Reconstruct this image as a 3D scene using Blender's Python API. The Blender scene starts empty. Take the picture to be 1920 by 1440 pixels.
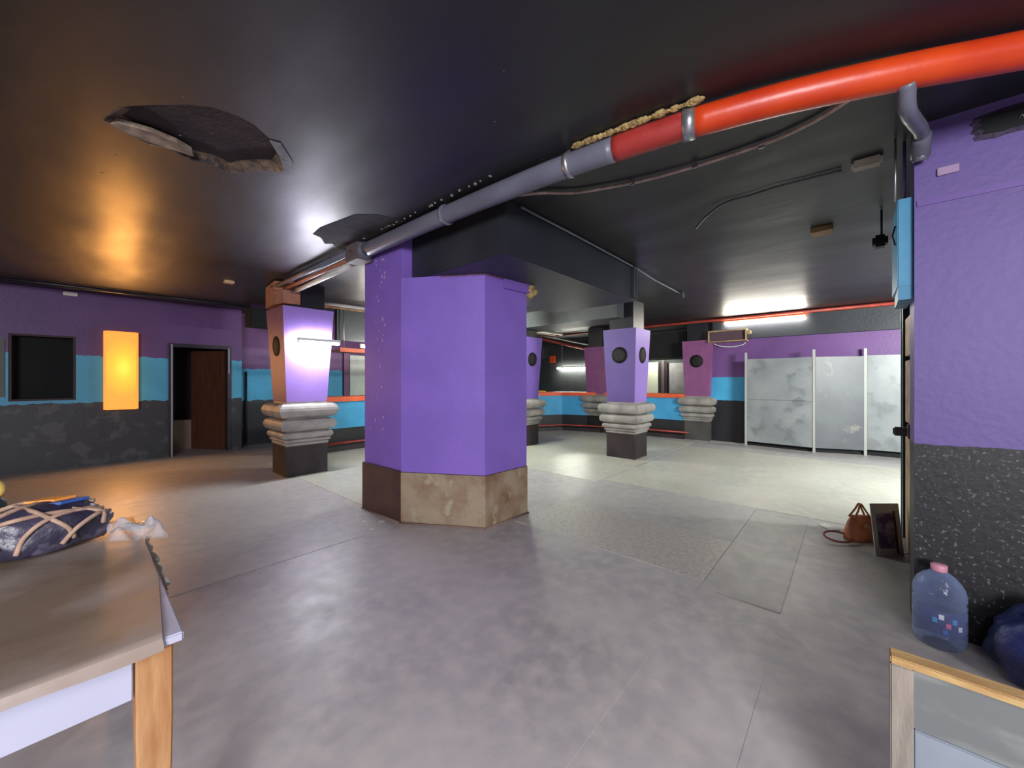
import bpy, bmesh, math, random
from mathutils import Vector, Matrix, noise
from mathutils.geometry import tessellate_polygon
random.seed(7)
C = bpy.context.scene.collection
SC = bpy.context.scene

# ---------------------------------------------------------------- camera, world, exposure, large lights
CAMH = 1.45
AZ = math.radians(41.4)              # heading of the lens, from the room's X axis towards its Y axis
cam = bpy.data.cameras.new('camera'); co = bpy.data.objects.new('camera', cam); C.objects.link(co)
co.location = (0, 0, CAMH)
co.rotation_euler = (math.pi/2, 0, AZ - math.pi/2)
cam.sensor_fit = 'HORIZONTAL'; cam.sensor_width = 36; cam.lens = 36*721/1920
cam.shift_y = -6/1920
cam.clip_start = 0.05
SC.camera = co
W = bpy.data.worlds.new('world'); SC.world = W; W.use_nodes = True
W.node_tree.nodes['Background'].inputs[0].default_value = (0.5, 0.55, 0.7, 1)
W.node_tree.nodes['Background'].inputs[1].default_value = 0.0
SC.view_settings.view_transform = 'Standard'; SC.view_settings.look = 'None'
SC.view_settings.gamma = 1; SC.view_settings.use_curve_mapping = False
SC.view_settings.exposure = 0.0

def area(name, loc, size, power, col, rot=(0,0,0), sy=None):
    l = bpy.data.lights.new(name, 'AREA'); l.energy = power; l.color = col
    l.shape = 'RECTANGLE'; l.size = size; l.size_y = sy or size
    o = bpy.data.objects.new(name, l); C.objects.link(o); o.location = loc; o.rotation_euler = rot
    return o
# lamps of the part of the room behind the photographer
area('ceiling_lamp_behind', (-1.0, -0.9, 2.85), 1.5, 60, (1.0, 0.94, 0.93), (math.radians(12), 0, math.radians(-48)), 1.2)
area('ceiling_lamp_side', (1.4, -2.2, 2.88), 1.2, 36, (0.95, 0.93, 1.0), (0, 0, 0), 0.3)
area('lamp_room_behind', (-3.3, -2.9, 2.2), 2.2, 470, (.97, 0.95, 1.0), (math.radians(80), 0, math.radians(-48)), 1.2)
# out of sight: fill light added for the metal screen; lamp behind the bar duct
area('fill_right', (6.3, -2.4, 2.3), 1.3, 380, (.96, 1.0, .95), (math.radians(72), 0, math.radians(-62)), 0.5)
area('lamp_bar', (11.3, 4.4, 2.4), .9, 22, (.96, 1.0, .85), (math.radians(50), 0, math.radians(-90)), 0.2)
# light of the tubes (each tube itself is built further down)
TUBE_E = 150.0

# ---------------------------------------------------------------- helpers
def lin(c):
    return tuple(((v/255)/12.92 if v/255 <= .04045 else ((v/255+.055)/1.055)**2.4) for v in c)
def nd(nt, t, **k):
    n = nt.nodes.new(t)
    for a, b in k.items(): setattr(n, a, b)
    return n
def mat(name, col, rough=.6, col2=None, scale=3, detail=5, lo=.35, hi=.65, bump=0, bscale=40, metal=0, rvar=0, spec=.5,
        stretch=(1,1,1), col3=None, s3=12, lo3=.6, hi3=.7, rscale=None):
    m = bpy.data.materials.new(name); m.use_nodes = True; nt = m.node_tree
    b = nt.nodes['Principled BSDF']
    b.inputs['Roughness'].default_value = rough; b.inputs['Metallic'].default_value = metal
    b.inputs['Specular IOR Level'].default_value = spec
    c1 = lin(col) + (1,)
    b.inputs['Base Color'].default_value = c1
    tc = nd(nt, 'ShaderNodeTexCoord'); mp = nd(nt, 'ShaderNodeMapping'); mp.inputs['Scale'].default_value = stretch
    nt.links.new(tc.outputs['Object'], mp.inputs[0])
    out = None
    if col2:
        n = nd(nt, 'ShaderNodeTexNoise'); n.inputs['Scale'].default_value = scale; n.inputs['Detail'].default_value = detail
        nt.links.new(mp.outputs[0], n.inputs['Vector'])
        r = nd(nt, 'ShaderNodeMapRange'); r.inputs[1].default_value = lo; r.inputs[2].default_value = hi
        nt.links.new(n.outputs[0], r.inputs[0])
        x = nd(nt, 'ShaderNodeMix', data_type='RGBA'); x.inputs[6].default_value = c1; x.inputs[7].default_value = lin(col2)+(1,)
        nt.links.new(r.outputs[0], x.inputs[0]); out = x.outputs[2]
    if col3:
        n = nd(nt, 'ShaderNodeTexNoise'); n.inputs['Scale'].default_value = s3; n.inputs['Detail'].default_value = 6
        nt.links.new(mp.outputs[0], n.inputs['Vector'])
        r = nd(nt, 'ShaderNodeMapRange'); r.inputs[1].default_value = lo3; r.inputs[2].default_value = hi3
        nt.links.new(n.outputs[0], r.inputs[0])
        x = nd(nt, 'ShaderNodeMix', data_type='RGBA'); x.inputs[7].default_value = lin(col3)+(1,)
        if out: nt.links.new(out, x.inputs[6])
        else: x.inputs[6].default_value = c1
        nt.links.new(r.outputs[0], x.inputs[0]); out = x.outputs[2]
    if out: nt.links.new(out, b.inputs['Base Color'])
    if rvar:
        n = nd(nt, 'ShaderNodeTexNoise'); n.inputs['Scale'].default_value = rscale or scale*2.3; n.inputs['Detail'].default_value = 4
        nt.links.new(mp.outputs[0], n.inputs['Vector'])
        r = nd(nt, 'ShaderNodeMapRange'); r.inputs[1].default_value = .3; r.inputs[2].default_value = .7
        r.inputs[3].default_value = rough-rvar; r.inputs[4].default_value = rough+rvar
        nt.links.new(n.outputs[0], r.inputs[0]); nt.links.new(r.outputs[0], b.inputs['Roughness'])
    if bump:
        n = nd(nt, 'ShaderNodeTexNoise'); n.inputs['Scale'].default_value = bscale; n.inputs['Detail'].default_value = 5
        nt.links.new(mp.outputs[0], n.inputs['Vector'])
        bp = nd(nt, 'ShaderNodeBump'); bp.inputs['Strength'].default_value = bump; bp.inputs['Distance'].default_value = .02
        nt.links.new(n.outputs[0], bp.inputs['Height']); nt.links.new(bp.outputs[0], b.inputs['Normal'])
    return m
def emit(name, col, s, centre=None, rad=.5, col2=None, s2=1):
    m = bpy.data.materials.new(name); m.use_nodes = True; nt = m.node_tree
    b = nt.nodes['Principled BSDF']; b.inputs['Base Color'].default_value = lin(col)+(1,)
    b.inputs['Emission Color'].default_value = lin(col)+(1,); b.inputs['Emission Strength'].default_value = s
    return m
def banded(name, levels, ragged=.02, rscale=9, rough=.5, dirt=None, slow=.5, ds=16):
    """painted wall: levels = [(z, (r,g,b) below this z)...] bottom to top; hand-painted ragged edges between the coats"""
    m = bpy.data.materials.new(name); m.use_nodes = True; nt = m.node_tree; b = nt.nodes['Principled BSDF']
    g = nd(nt, 'ShaderNodeNewGeometry'); sp = nd(nt, 'ShaderNodeSeparateXYZ'); nt.links.new(g.outputs['Position'], sp.inputs[0])
    n = nd(nt, 'ShaderNodeTexNoise'); n.inputs['Scale'].default_value = rscale; n.inputs['Detail'].default_value = 3
    mp = nd(nt, 'ShaderNodeMapping'); mp.inputs['Scale'].default_value = (1, 1, .3)
    nt.links.new(g.outputs['Position'], mp.inputs[0]); nt.links.new(mp.outputs[0], n.inputs['Vector'])
    ml = nd(nt, 'ShaderNodeMath', operation='MULTIPLY_ADD'); ml.inputs[1].default_value = ragged*4; ml.inputs[2].default_value = -ragged*2
    nt.links.new(n.outputs[0], ml.inputs[0])
    ad = nd(nt, 'ShaderNodeMath', operation='ADD'); nt.links.new(ml.outputs[0], ad.inputs[0]); nt.links.new(sp.outputs[2], ad.inputs[1])
    n2 = nd(nt, 'ShaderNodeTexNoise'); n2.inputs['Scale'].default_value = 2.2; n2.inputs['Detail'].default_value = 6
    nt.links.new(g.outputs['Position'], n2.inputs['Vector'])
    out = None
    for i, (z, c) in enumerate(levels):
        l = lin(c)+(1,)
        if out is None:
            r = nd(nt, 'ShaderNodeRGB'); r.outputs[0].default_value = l; out = r.outputs[0]
        else:
            gt = nd(nt, 'ShaderNodeMapRange'); gt.inputs[1].default_value = levels[i-1][0]-.003; gt.inputs[2].default_value = levels[i-1][0]+.003
            nt.links.new(ad.outputs[0], gt.inputs[0])
            x = nd(nt, 'ShaderNodeMix', data_type='RGBA'); nt.links.new(gt.outputs[0], x.inputs[0])
            nt.links.new(out, x.inputs[6]); x.inputs[7].default_value = l; out = x.outputs[2]
    # mottled paint
    x = nd(nt, 'ShaderNodeMix', data_type='RGBA', blend_type='MULTIPLY'); x.inputs[0].default_value = slow
    r = nd(nt, 'ShaderNodeMapRange'); r.inputs[1].default_value = .3; r.inputs[2].default_value = .7; r.inputs[3].default_value = .72; r.inputs[4].default_value = 1.15
    nt.links.new(n2.outputs[0], r.inputs[0])
    nt.links.new(out, x.inputs[6]); nt.links.new(r.outputs[0], x.inputs[7]); out = x.outputs[2]
    if dirt:                                      # flakes of lighter plaster in the black skirting coat
        zt, col, lo = dirt
        n3 = nd(nt, 'ShaderNodeTexNoise'); n3.inputs['Scale'].default_value = ds; n3.inputs['Detail'].default_value = 8
        nt.links.new(g.outputs['Position'], n3.inputs['Vector'])
        a = nd(nt, 'ShaderNodeMapRange'); a.inputs[1].default_value = lo; a.inputs[2].default_value = lo+.08; nt.links.new(n3.outputs[0], a.inputs[0])
        bb = nd(nt, 'ShaderNodeMapRange'); bb.inputs[1].default_value = zt; bb.inputs[2].default_value = zt-.02; nt.links.new(ad.outputs[0], bb.inputs[0])
        mm = nd(nt, 'ShaderNodeMath', operation='MULTIPLY'); nt.links.new(a.outputs[0], mm.inputs[0]); nt.links.new(bb.outputs[0], mm.inputs[1])
        x = nd(nt, 'ShaderNodeMix', data_type='RGBA'); nt.links.new(mm.outputs[0], x.inputs[0]); nt.links.new(out, x.inputs[6]); x.inputs[7].default_value = lin(col)+(1,)
        out = x.outputs[2]
    nt.links.new(out, b.inputs['Base Color'])
    b.inputs['Roughness'].default_value = rough
    n4 = nd(nt, 'ShaderNodeTexNoise'); n4.inputs['Scale'].default_value = 25; n4.inputs['Detail'].default_value = 6
    nt.links.new(g.outputs['Position'], n4.inputs['Vector'])
    bp = nd(nt, 'ShaderNodeBump'); bp.inputs['Strength'].default_value = .25; bp.inputs['Distance'].default_value = .01
    nt.links.new(n4.outputs[0], bp.inputs['Height']); nt.links.new(bp.outputs[0], b.inputs['Normal'])
    return m

def BM(): return bmesh.new()
def box(bm, lo, hi, bev=0):
    v = [bm.verts.new((x, y, z)) for x in (lo[0], hi[0]) for y in (lo[1], hi[1]) for z in (lo[2], hi[2])]
    fs = [bm.faces.new([v[i] for i in f]) for f in ((0,1,3,2),(4,6,7,5),(0,4,5,1),(2,3,7,6),(0,2,6,4),(1,5,7,3))]
    if bev:
        es = list({e for f in fs for e in f.edges})
        bmesh.ops.bevel(bm, geom=es, offset=bev, segments=2, affect='EDGES')
    return bm
def prism(bm, pts, z0, z1):
    a = [bm.verts.new((p[0], p[1], z0)) for p in pts]; b = [bm.verts.new((p[0], p[1], z1)) for p in pts]
    n = len(pts)
    bm.faces.new(a[::-1]); bm.faces.new(b)
    for i in range(n): bm.faces.new((a[i], a[(i+1)%n], b[(i+1)%n], b[i]))
    return bm
def tube(bm, pts, r, n=10, cap=True):
    pts = [Vector(p) for p in pts]; rings = []
    prev = None
    for i, p in enumerate(pts):
        d = (pts[min(i+1, len(pts)-1)] - pts[max(i-1, 0)]).normalized()
        if prev is None:
            u = d.cross(Vector((0,0,1)))
            if u.length < .1: u = d.cross(Vector((1,0,0)))
        else: u = prev - d*prev.dot(d)
        u.normalize(); prev = u; w = d.cross(u)
        rr = r[i] if isinstance(r, (list, tuple)) else r
        rings.append([bm.verts.new(p + rr*(math.cos(2*math.pi*k/n)*u + math.sin(2*math.pi*k/n)*w)) for k in range(n)])
    for a, b in zip(rings, rings[1:]):
        for k in range(n): bm.faces.new((a[k], a[(k+1)%n], b[(k+1)%n], b[k])).smooth = True
    if cap: bm.faces.new(rings[0][::-1]); bm.faces.new(rings[-1])
    return bm
def spline(pts, n=8):
    P = [Vector(p) for p in pts]; P = [2*P[0]-P[1]] + P + [2*P[-1]-P[-2]]; out = []
    for i in range(1, len(P)-2):
        for k in range(n):
            t = k/n; a, b, c, d = P[i-1:i+3]
            out.append(.5*((2*b)+(c-a)*t+(2*a-5*b+4*c-d)*t*t+(3*b-a-3*c+d)*t**3))
    out.append(P[-2]); return out
def lathe(bm, prof, n=24, c=(0,0,0), smooth=True):
    rings = []
    for r, z in prof:
        rings.append([bm.verts.new((c[0]+r*math.cos(2*math.pi*k/n), c[1]+r*math.sin(2*math.pi*k/n), c[2]+z)) for k in range(n)])
    for a, b in zip(rings, rings[1:]):
        for k in range(n): bm.faces.new((a[k], a[(k+1)%n], b[(k+1)%n], b[k])).smooth = smooth
    if prof[0][0] > 0: bm.faces.new(rings[0][::-1])
    if prof[-1][0] > 0: bm.faces.new(rings[-1])
    return bm
def sq(bm, prof, c=(0,0), cap=True, sx=1, smooth=False, corner=0):
    """square section stack: prof = [(half side, z)]"""
    rings = []
    for h, z in prof:
        k = corner
        if k: pts = [(-h,-h+k),(-h+k,-h),(h-k,-h),(h,-h+k),(h,h-k),(h-k,h),(-h+k,h),(-h,h-k)]
        else: pts = [(-h,-h),(h,-h),(h,h),(-h,h)]
        rings.append([bm.verts.new((c[0]+p[0]*sx, c[1]+p[1], z)) for p in pts])
    n = len(rings[0])
    for a, b in zip(rings, rings[1:]):
        for k in range(n):
            f = bm.faces.new((a[k], a[(k+1)%n], b[(k+1)%n], b[k])); f.smooth = smooth
    if cap: bm.faces.new(rings[0][::-1]); bm.faces.new(rings[-1])
    return bm
ROOT = {}
def root_of(o):
    while o.parent: o = o.parent
    return o
def obj(name, bm, m, parent=None, local=False):
    bmesh.ops.recalc_face_normals(bm, faces=bm.faces)
    me = bpy.data.meshes.new(name); 
    if parent is not None and not local:
        r = root_of(parent); T = ROOT.get(r.name)
        if T is not None: bmesh.ops.transform(bm, matrix=T.inverted(), verts=bm.verts)
    bm.to_mesh(me); bm.free()
    for x in (m if isinstance(m, (list, tuple)) else [m]): me.materials.append(x)
    o = bpy.data.objects.new(name, me); C.objects.link(o)
    if parent is not None: o.parent = parent
    return o
def thing(name, label, cat, loc, rz=0, group=None):
    o = bpy.data.objects.new(name, None); C.objects.link(o); o.location = loc; o.rotation_euler = (0,0,rz)
    o.empty_display_size = .1
    o['label'] = label; o['category'] = cat
    if group: o['group'] = group
    ROOT[o.name] = Matrix.Translation(Vector(loc)) @ Matrix.Rotation(rz, 4, 'Z')
    return o
def single(name, bm, m, label, cat, group=None, mods=None):
    xs = [v.co for v in bm.verts]
    c = Vector(((min(v.x for v in xs)+max(v.x for v in xs))/2, (min(v.y for v in xs)+max(v.y for v in xs))/2, min(v.z for v in xs)))
    bmesh.ops.translate(bm, vec=-c, verts=bm.verts)
    o = obj(name, bm, m); o.location = c; o['label'] = label; o['category'] = cat
    if group: o['group'] = group
    return o
def struct(name, bm, m, parent=None, label=None):
    o = obj(name, bm, m, parent)
    if parent is None: o['kind'] = 'structure'
    if label: o['label'] = label
    return o
def smooth_sub(o, lv=1):
    md = o.modifiers.new('sub', 'SUBSURF'); md.levels = lv; md.render_levels = lv
    for p in o.data.polygons: p.use_smooth = True

# ---------------------------------------------------------------- materials
PURPLE = (128, 98, 190); BLUE = (64, 158, 205); BLACK = (26, 27, 33)
CEIL = 2.95
def floor_mat(name, a, b, c, rough, rv):
    return mat(name, a, rough, b, 1.3, 9, .32, .68, bump=.05, bscale=30, rvar=rv, rscale=5, col3=c, s3=9, lo3=.4, hi3=.8)
M_floor = floor_mat('floor_vinyl', (178,174,174), (150,147,150), (188,182,178), .42, .05)
M_floor2 = floor_mat('floor_sheet_light', (190,188,176), (174,173,162), (198,194,182), .34, .045)
M_floor3 = floor_mat('floor_sheet_grey', (172,170,168), (158,156,156), (182,178,174), .46, .045)
M_floor4 = mat('floor_sheet_worn', (180,176,168), .36, (164,158,155), 26, 8, .42, .62, bump=.3, bscale=45, rvar=.08)
M_ceil = mat('ceiling_gloss_black', (21,21,27), .56, (30,31,36), 1.6, 7, .35, .7, bump=.16, bscale=9, rvar=.10, rscale=3, spec=.5, stretch=(1,.35,1), col3=(15,15,20), s3=5)
M_wl = banded('wall_paint_left', [(1.08, (40,42,50)), (1.88, (74,165,205)), (9, (92,58,116))], .022, 9, .5, (1.08, (66,66,70), .54), .5, 6)
M_wr = banded('wall_paint_recess', [(1.0, (36,40,46)), (1.72, (66,168,214)), (9, (100,60,118))], .03, 6, .5)
M_wb = banded('wall_paint_back', [(.98, (24,25,32)), (1.54, (66,162,208)), (2.44, (108,72,130)), (9, (44,42,42))], .012, 12, .5, (.98, (120,120,120), .70))
M_pier = banded('wall_paint_pier', [(1.085, (15,14,20)), (9, (92,74,138))], .008, 14, .55, (1.085, (96,92,100), .60), .25, 60)
M_dark = mat('black_wall', (30,31,35), .6, (40,40,44), 2)
M_barback = mat('bar_back_wall', (58,62,62), .55, (44,47,50), 2)
M_black = mat('black_paint', (24,23,28), .42, (34,32,36), 5, bump=.1)
M_blackd = mat('black_void', (10,10,14), .8)
M_beam = mat('beam_black', (44,48,54), .5, (36,38,46), 2, bump=.15, bscale=25)
M_purple = mat('purple_paint', PURPLE, .48, (120,92,180), 2, bump=.12, bscale=30)
M_purple_l = mat('lilac_paint', (150,120,196), .5, (142,114,190), 2, bump=.12, bscale=30)
M_purple_p = mat('plum_paint_and_tint', (118,72,112), .5, (108,66,108), 3, bump=.12, bscale=30)  # plum post, and the orange light's tint on the left column's side
M_pink = mat('pink_purple_paint', (138,80,128), .55, (126,72,120), 5, bump=.2, bscale=35)
M_stain = mat('raw_plinth', (150,134,112), .6, (118,88,66), 3.2, 9, .42, .66, bump=.3, bscale=25, col3=(158,148,124), s3=6)
M_brown = mat('brown_plinth', (84,58,50), .5, (62,44,44), 4, 8, bump=.2)
M_mould = mat('moulding_grey', (158,154,148), .5, (128,124,120), 5, 7, bump=.15, bscale=40)
M_mouldl = mat('moulding_white', (190,188,184), .45, (170,168,164), 5, 7, bump=.1)
M_base = mat('column_base_dark', (50,40,40), .45, (30,25,30), 3, 8, bump=.1)
M_orangep = mat('orange_pipe', (206,68,18), .36, (186,50,20), 3, 6, bump=.08, bscale=20)
M_redp = mat('red_faded_pipe', (160,52,48), .4, (146,42,38), 6, 6, col3=(200,104,96), s3=9, bump=.08)
M_greyp = mat('grey_pipe', (104,106,120), .4, (92,92,106), 4, 6, bump=.1)
M_white = mat('white_plastic', (214,214,208), .4, (196,194,188), 6)
M_steel = mat('steel', (170,172,176), .35, metal=.8)
M_foam = mat('expanding_foam', (184,158,104), .9, (130,110,70), 20, bump=1, bscale=60)
M_plaster = mat('raw_plaster', (176,160,140), .9, (120,104,92), 12, bump=.8, bscale=40)
M_peach = mat('peach_plaster', (168,118,96), .8, (150,100,80), 8, bump=.4)
M_terra = mat('terracotta_pipe', (172,66,50), .45, (140,50,44), 6)
M_blue = mat('blue_paint', BLUE, .5, (56,146,194), 3, bump=.1)
M_orange = mat('orange_paint', (228,98,52), .45, (212,84,44), 5)
M_galv = mat('galvanised_sheet', (150,154,156), .36, (134,138,142), 1.8, 6, .38, .62, metal=.0, bump=.05, bscale=8, col3=(122,126,128), s3=3.4, lo3=.56, hi3=.66, rvar=.06)
M_galv_shaded = mat('galvanised_sheet_shaded', (104,108,112), .45, (92,94,100), 2, 6, metal=0, col3=(140,136,130), s3=3)  # same sheet metal, darkened for the shade on the angled panel
M_alu = mat('aluminium_post', (186,186,184), .4, metal=.3)
M_wood = mat('pine', (176,134,92), .5, (156,108,66), 6, 6, stretch=(6,6,.8), bump=.1)
M_woodc = mat('crate_wood', (178,148,96), .6, (156,122,76), 8, 6, stretch=(6,1,6), bump=.2)
M_woodp = mat('pale_weathered_wood', (142,134,124), .6, (124,116,108), 8, stretch=(5,5,1), bump=.15)
M_tan = mat('tan_strip', (190,160,120), .6, (150,116,90), 9)
M_doorw = mat('brown_door', (96,58,40), .5, (78,46,34), 4, stretch=(4,4,.6))
M_grille = mat('speaker_grille', (17,15,17), .7, (34,26,25), 14, 5, bump=.8, bscale=60)
M_cone = mat('speaker_cone', (14,13,15), .7, bump=.3)
M_tube = emit('lit_tube', (255,255,240), TUBE_E)
M_tube_h = emit('fill_tube_hidden', (245,255,235), 480)  # glow of the added fill tube behind the pillar
M_tube2 = emit('lit_tube_near', (248,250,255), 480)

pb = M_ceil.node_tree.nodes['Principled BSDF']; pb.inputs['Coat Weight'].default_value = .30; pb.inputs['Coat Roughness'].default_value = .30
# ---------------------------------------------------------------- floor
b = BM(); box(b, (-4.2,-6.2,-.12), (14,12,0)); FL = struct('floor', b, M_floor)
def sheet(x0, y0, x1, y1, m, th=.003, label=None):
    bb = BM(); box(bb, (x0,y0,0.0), (x1,y1,th)); o = obj('floor_sheet', bb, m, FL)
    if label: o['label'] = label
    return o
sheet(-1.2, .80, 2.95, 3.4, M_floor, .0015)
sheet(3.0, .80, 3.9, 2.6, M_floor4, .005, 'worn vinyl sheet with scuffed surface')
sheet(2.9, .33, 5.1, .795, M_floor3, .004)
sheet(3.92, .80, 5.05, 1.84, M_floor3, .005)
sheet(3.4, 1.86, 4.9, 2.6, M_floor3, .004)
sheet(5.12, -.6, 9.0, 2.7, M_floor2, .003)
sheet(4.95, 2.75, 9.6, 7.6, M_floor2, .003)
sheet(.6, -.4, 2.9, .32, M_floor, .0015)
sheet(-.6, 3.42, 2.1, 8.8, M_floor3, .003)
sheet(2.2, 4.3, 4.9, 7.7, M_floor2, .004)
# loose scraps by the pillar
for i, (x, y, r, s) in enumerate([(2.08,3.62,.4,.05), (1.96,3.75,1.1,.03), (1.9,3.5,.2,.025), (2.0,3.98,.7,.03)]):
    bb = BM(); pts = [(x+s*math.cos(r+k*1.6)*random.uniform(.6,1.2), y+s*math.sin(r+k*1.6)*random.uniform(.6,1.2)) for k in range(4)]
    prism(bb, pts, .004, .0065)
    o = single('paper_scrap', bb, M_white, ['torn white paper scrap on the floor at the foot of the big purple pillar',
        'small pale scrap left of the big purple pillar base', 'tiny pale scrap lying nearest the camera by the pillar', 'small pale scrap furthest left of the pillar base'][i], 'scrap', 'scraps by the pillar')

# ---------------------------------------------------------------- ceiling, with the broken hole
hole = [(.10,3.24),(.16,3.02),(.28,2.84),(.38,2.72),(.50,2.63),(.60,2.60),(.70,2.62),(.80,2.70),(.92,2.83),(.95,2.95),(.98,3.06),(.88,3.16),(.80,3.30),(.74,3.36),(.62,3.33),(.52,3.37),(.40,3.31),(.30,3.34),(.20,3.29)]
hole = [(x+random.uniform(-.012,.012), y+random.uniform(-.012,.012)) for x, y in hole]
b = BM()
outer = [(-4.2,-6.2),(14,-6.2),(14,12),(-4.2,12)]
tri = tessellate_polygon([[Vector((p[0],p[1],0)) for p in outer], [Vector((p[0],p[1],0)) for p in hole]])
vs = [b.verts.new((p[0],p[1],CEIL)) for p in outer+hole]
for t in tri:
    try: b.faces.new([vs[i] for i in t])
    except ValueError: pass
me_top = [b.verts.new((p[0],p[1],CEIL+.2)) for p in outer]
b.faces.new(me_top)
for i in range(4): b.faces.new((vs[i], vs[(i+1)%4], me_top[(i+1)%4], me_top[i]))
CE = struct('ceiling', b, M_ceil)
bb = BM(); n = len(hole)
cx, cy = sum(p[0] for p in hole)/n, sum(p[1] for p in hole)/n
r0 = [bb.verts.new((p[0],p[1],CEIL)) for p in hole]
r1 = [bb.verts.new((cx+(p[0]-cx)*random.uniform(.9,.97), cy+(p[1]-cy)*random.uniform(.86,.97), CEIL+random.uniform(.02,.035))) for p in hole]
r2 = [bb.verts.new((cx+(p[0]-cx)*random.uniform(.8,.9), cy+(p[1]-cy)*random.uniform(.8,.9), CEIL+.06)) for p in hole]
for a, c_ in ((r0,r1),(r1,r2)):
    for i in range(n): bb.faces.new((a[i], a[(i+1)%n], c_[(i+1)%n], c_[i]))
obj('broken_edge', bb, mat('plaster_break', (120,100,82), .9, (50,44,44), 9, 6, .4, .6, bump=.8, bscale=40), CE)
bb = BM(); box(bb, (.0,2.5,CEIL+.055), (1.1,3.45,CEIL+.1)); obj('exposed_slab', bb, mat('slab', (62,50,50), .9, (44,38,42), 5, bump=.5), CE)
def blob_patch(pts, z0, z1, m, name, parent):
    bb = BM(); prism(bb, pts, z0, z1); return obj(name, bb, m, parent)
blob_patch([(.12,3.27),(.16,3.20),(.30,3.17),(.42,3.19),(.50,3.24),(.52,3.30),(.40,3.31),(.26,3.31)], CEIL+.001, CEIL+.03, M_plaster, 'plaster_flake', CE)
blob_patch([(.80,2.72),(.86,2.70),(.98,2.86),(1.02,3.0),(.96,2.99),(.90,2.86)], CEIL-.006, CEIL+.01, mat('peel', (110,112,116), .6, (60,60,66), 14), 'peeling_paint', CE)
# matte dark grey patch next to the pipe joint
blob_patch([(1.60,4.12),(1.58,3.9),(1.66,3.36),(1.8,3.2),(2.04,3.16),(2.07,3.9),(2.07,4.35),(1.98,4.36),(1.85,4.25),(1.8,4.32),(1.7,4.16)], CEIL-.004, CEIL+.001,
    mat('matte_black_patch', (64,64,66), .85, (48,48,52), 5, spec=.2), 'matte_grey_patch', CE)
random.seed(11)
bb = BM()
for i in range(90):                          # little flakes and fixing holes in the black paint
    x, y = random.uniform(-.3,5), random.uniform(-.3,6.5)
    s = random.uniform(.003,.008); a = random.uniform(0,3)
    prism(bb, [(x+s*math.cos(a+k*1.57), y+s*math.sin(a+k*1.57)*random.uniform(.4,1)) for k in range(4)], CEIL-.002, CEIL+.001)
o = obj('paint_flake', bb, mat('flake', (104,96,100), .7), CE); o['kind'] = 'stuff'

# ---------------------------------------------------------------- left wall: openings, door, lit box
YL = 9.75
b = BM(); T = .12
box(b, (-4.2,YL,0), (-.69,YL+T,CEIL)); box(b, (-.69,YL,0), (0,YL+T,1.13)); box(b, (-.69,YL,2.19), (0,YL+T,CEIL))
box(b, (0,YL,0), (1.2,YL+T,CEIL)); box(b, (1.2,YL,2.13), (2.12,YL+T,CEIL)); box(b, (2.12,YL,0), (2.34,YL+.5,CEIL))
WL = struct('wall_left', b, M_wl)
b = BM(); box(b, (-.69,YL+.3,1.13), (0,YL+.34,2.19)); WN = struct('window_1', b, M_blackd)
bb = BM()
for lo, hi in (((-.69,YL+.01,1.13),(-.66,YL+.3,2.19)), ((-.03,YL+.01,1.13),(0,YL+.3,2.19)), ((-.66,YL+.01,1.13),(-.03,YL+.3,1.16)), ((-.66,YL+.01,2.16),(-.03,YL+.3,2.19))): box(bb, lo, hi)
obj('reveal', bb, mat('dark_red_reveal', (44,20,26), .6), WN)
bb = BM(); box(bb, (-.95,YL-.02,1.2), (-.72,YL,2.1), .003)
single('wall_panel', bb, mat('grey_sheet', (84,86,84), .5, (70,72,72)), 'grey sheet fixed to the left wall beside the dark window opening', 'panel')
b = BM(); box(b, (2.34,10.2,0), (13,10.32,CEIL)); struct('wall_left.001', b, M_wr)
# doorway
b = BM()
box(b, (1.165,YL-.03,0), (1.235,YL+.12,2.17), .004); box(b, (2.085,YL-.03,0), (2.155,YL+.12,2.17), .004); box(b, (1.235,YL-.03,2.10), (2.085,YL+.12,2.17), .004)
DR = struct('door_1', b, mat('door_frame_dark', (60,54,66), .3, (46,42,54), 5, metal=.3))
bb = BM(); box(bb, (1.20,YL-.042,.0), (1.222,YL-.03,2.15)); box(bb, (2.10,YL-.042,1.6), (2.115,YL-.03,2.12)); obj('frame_edge_strip', bb, M_steel, DR)
bb = BM(); v = Matrix.Translation((2.08,YL+.14,0)) @ Matrix.Rotation(math.radians(122),4,'Z')
box(bb, (0,-.02,.01), (.82,.02,2.08), .003); bmesh.ops.transform(bb, matrix=v, verts=bb.verts); DL = obj('door_leaf', bb, M_doorw, DR)
bb = BM(); lathe(bb, [(.0,0),(.022,.0),(.022,.05),(.0,.055)], 12); bmesh.ops.transform(bb, matrix=Matrix.Translation((1.70,YL+.72,1.0)) @ Matrix.Rotation(math.radians(90),4,'Y'), verts=bb.verts); obj('door_handle', bb, M_steel, DL)
bb = BM(); box(bb, (1.0,11.1,0), (2.6,11.2,CEIL)); box(bb, (.95,YL+.13,0), (1.0,11.2,CEIL)); box(bb, (2.6,YL+.5,0), (2.65,11.2,CEIL)); struct('wall_corridor', bb, mat('corridor', (58,44,52), .8))
bb = BM(); box(bb, (1.02,10.6,.0), (1.75,11.0,.62), .01); single('low_cabinet', bb, mat('dim_cabinet', (118,98,84), .6), 'low dusty cabinet seen through the left doorway', 'cabinet')
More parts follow.
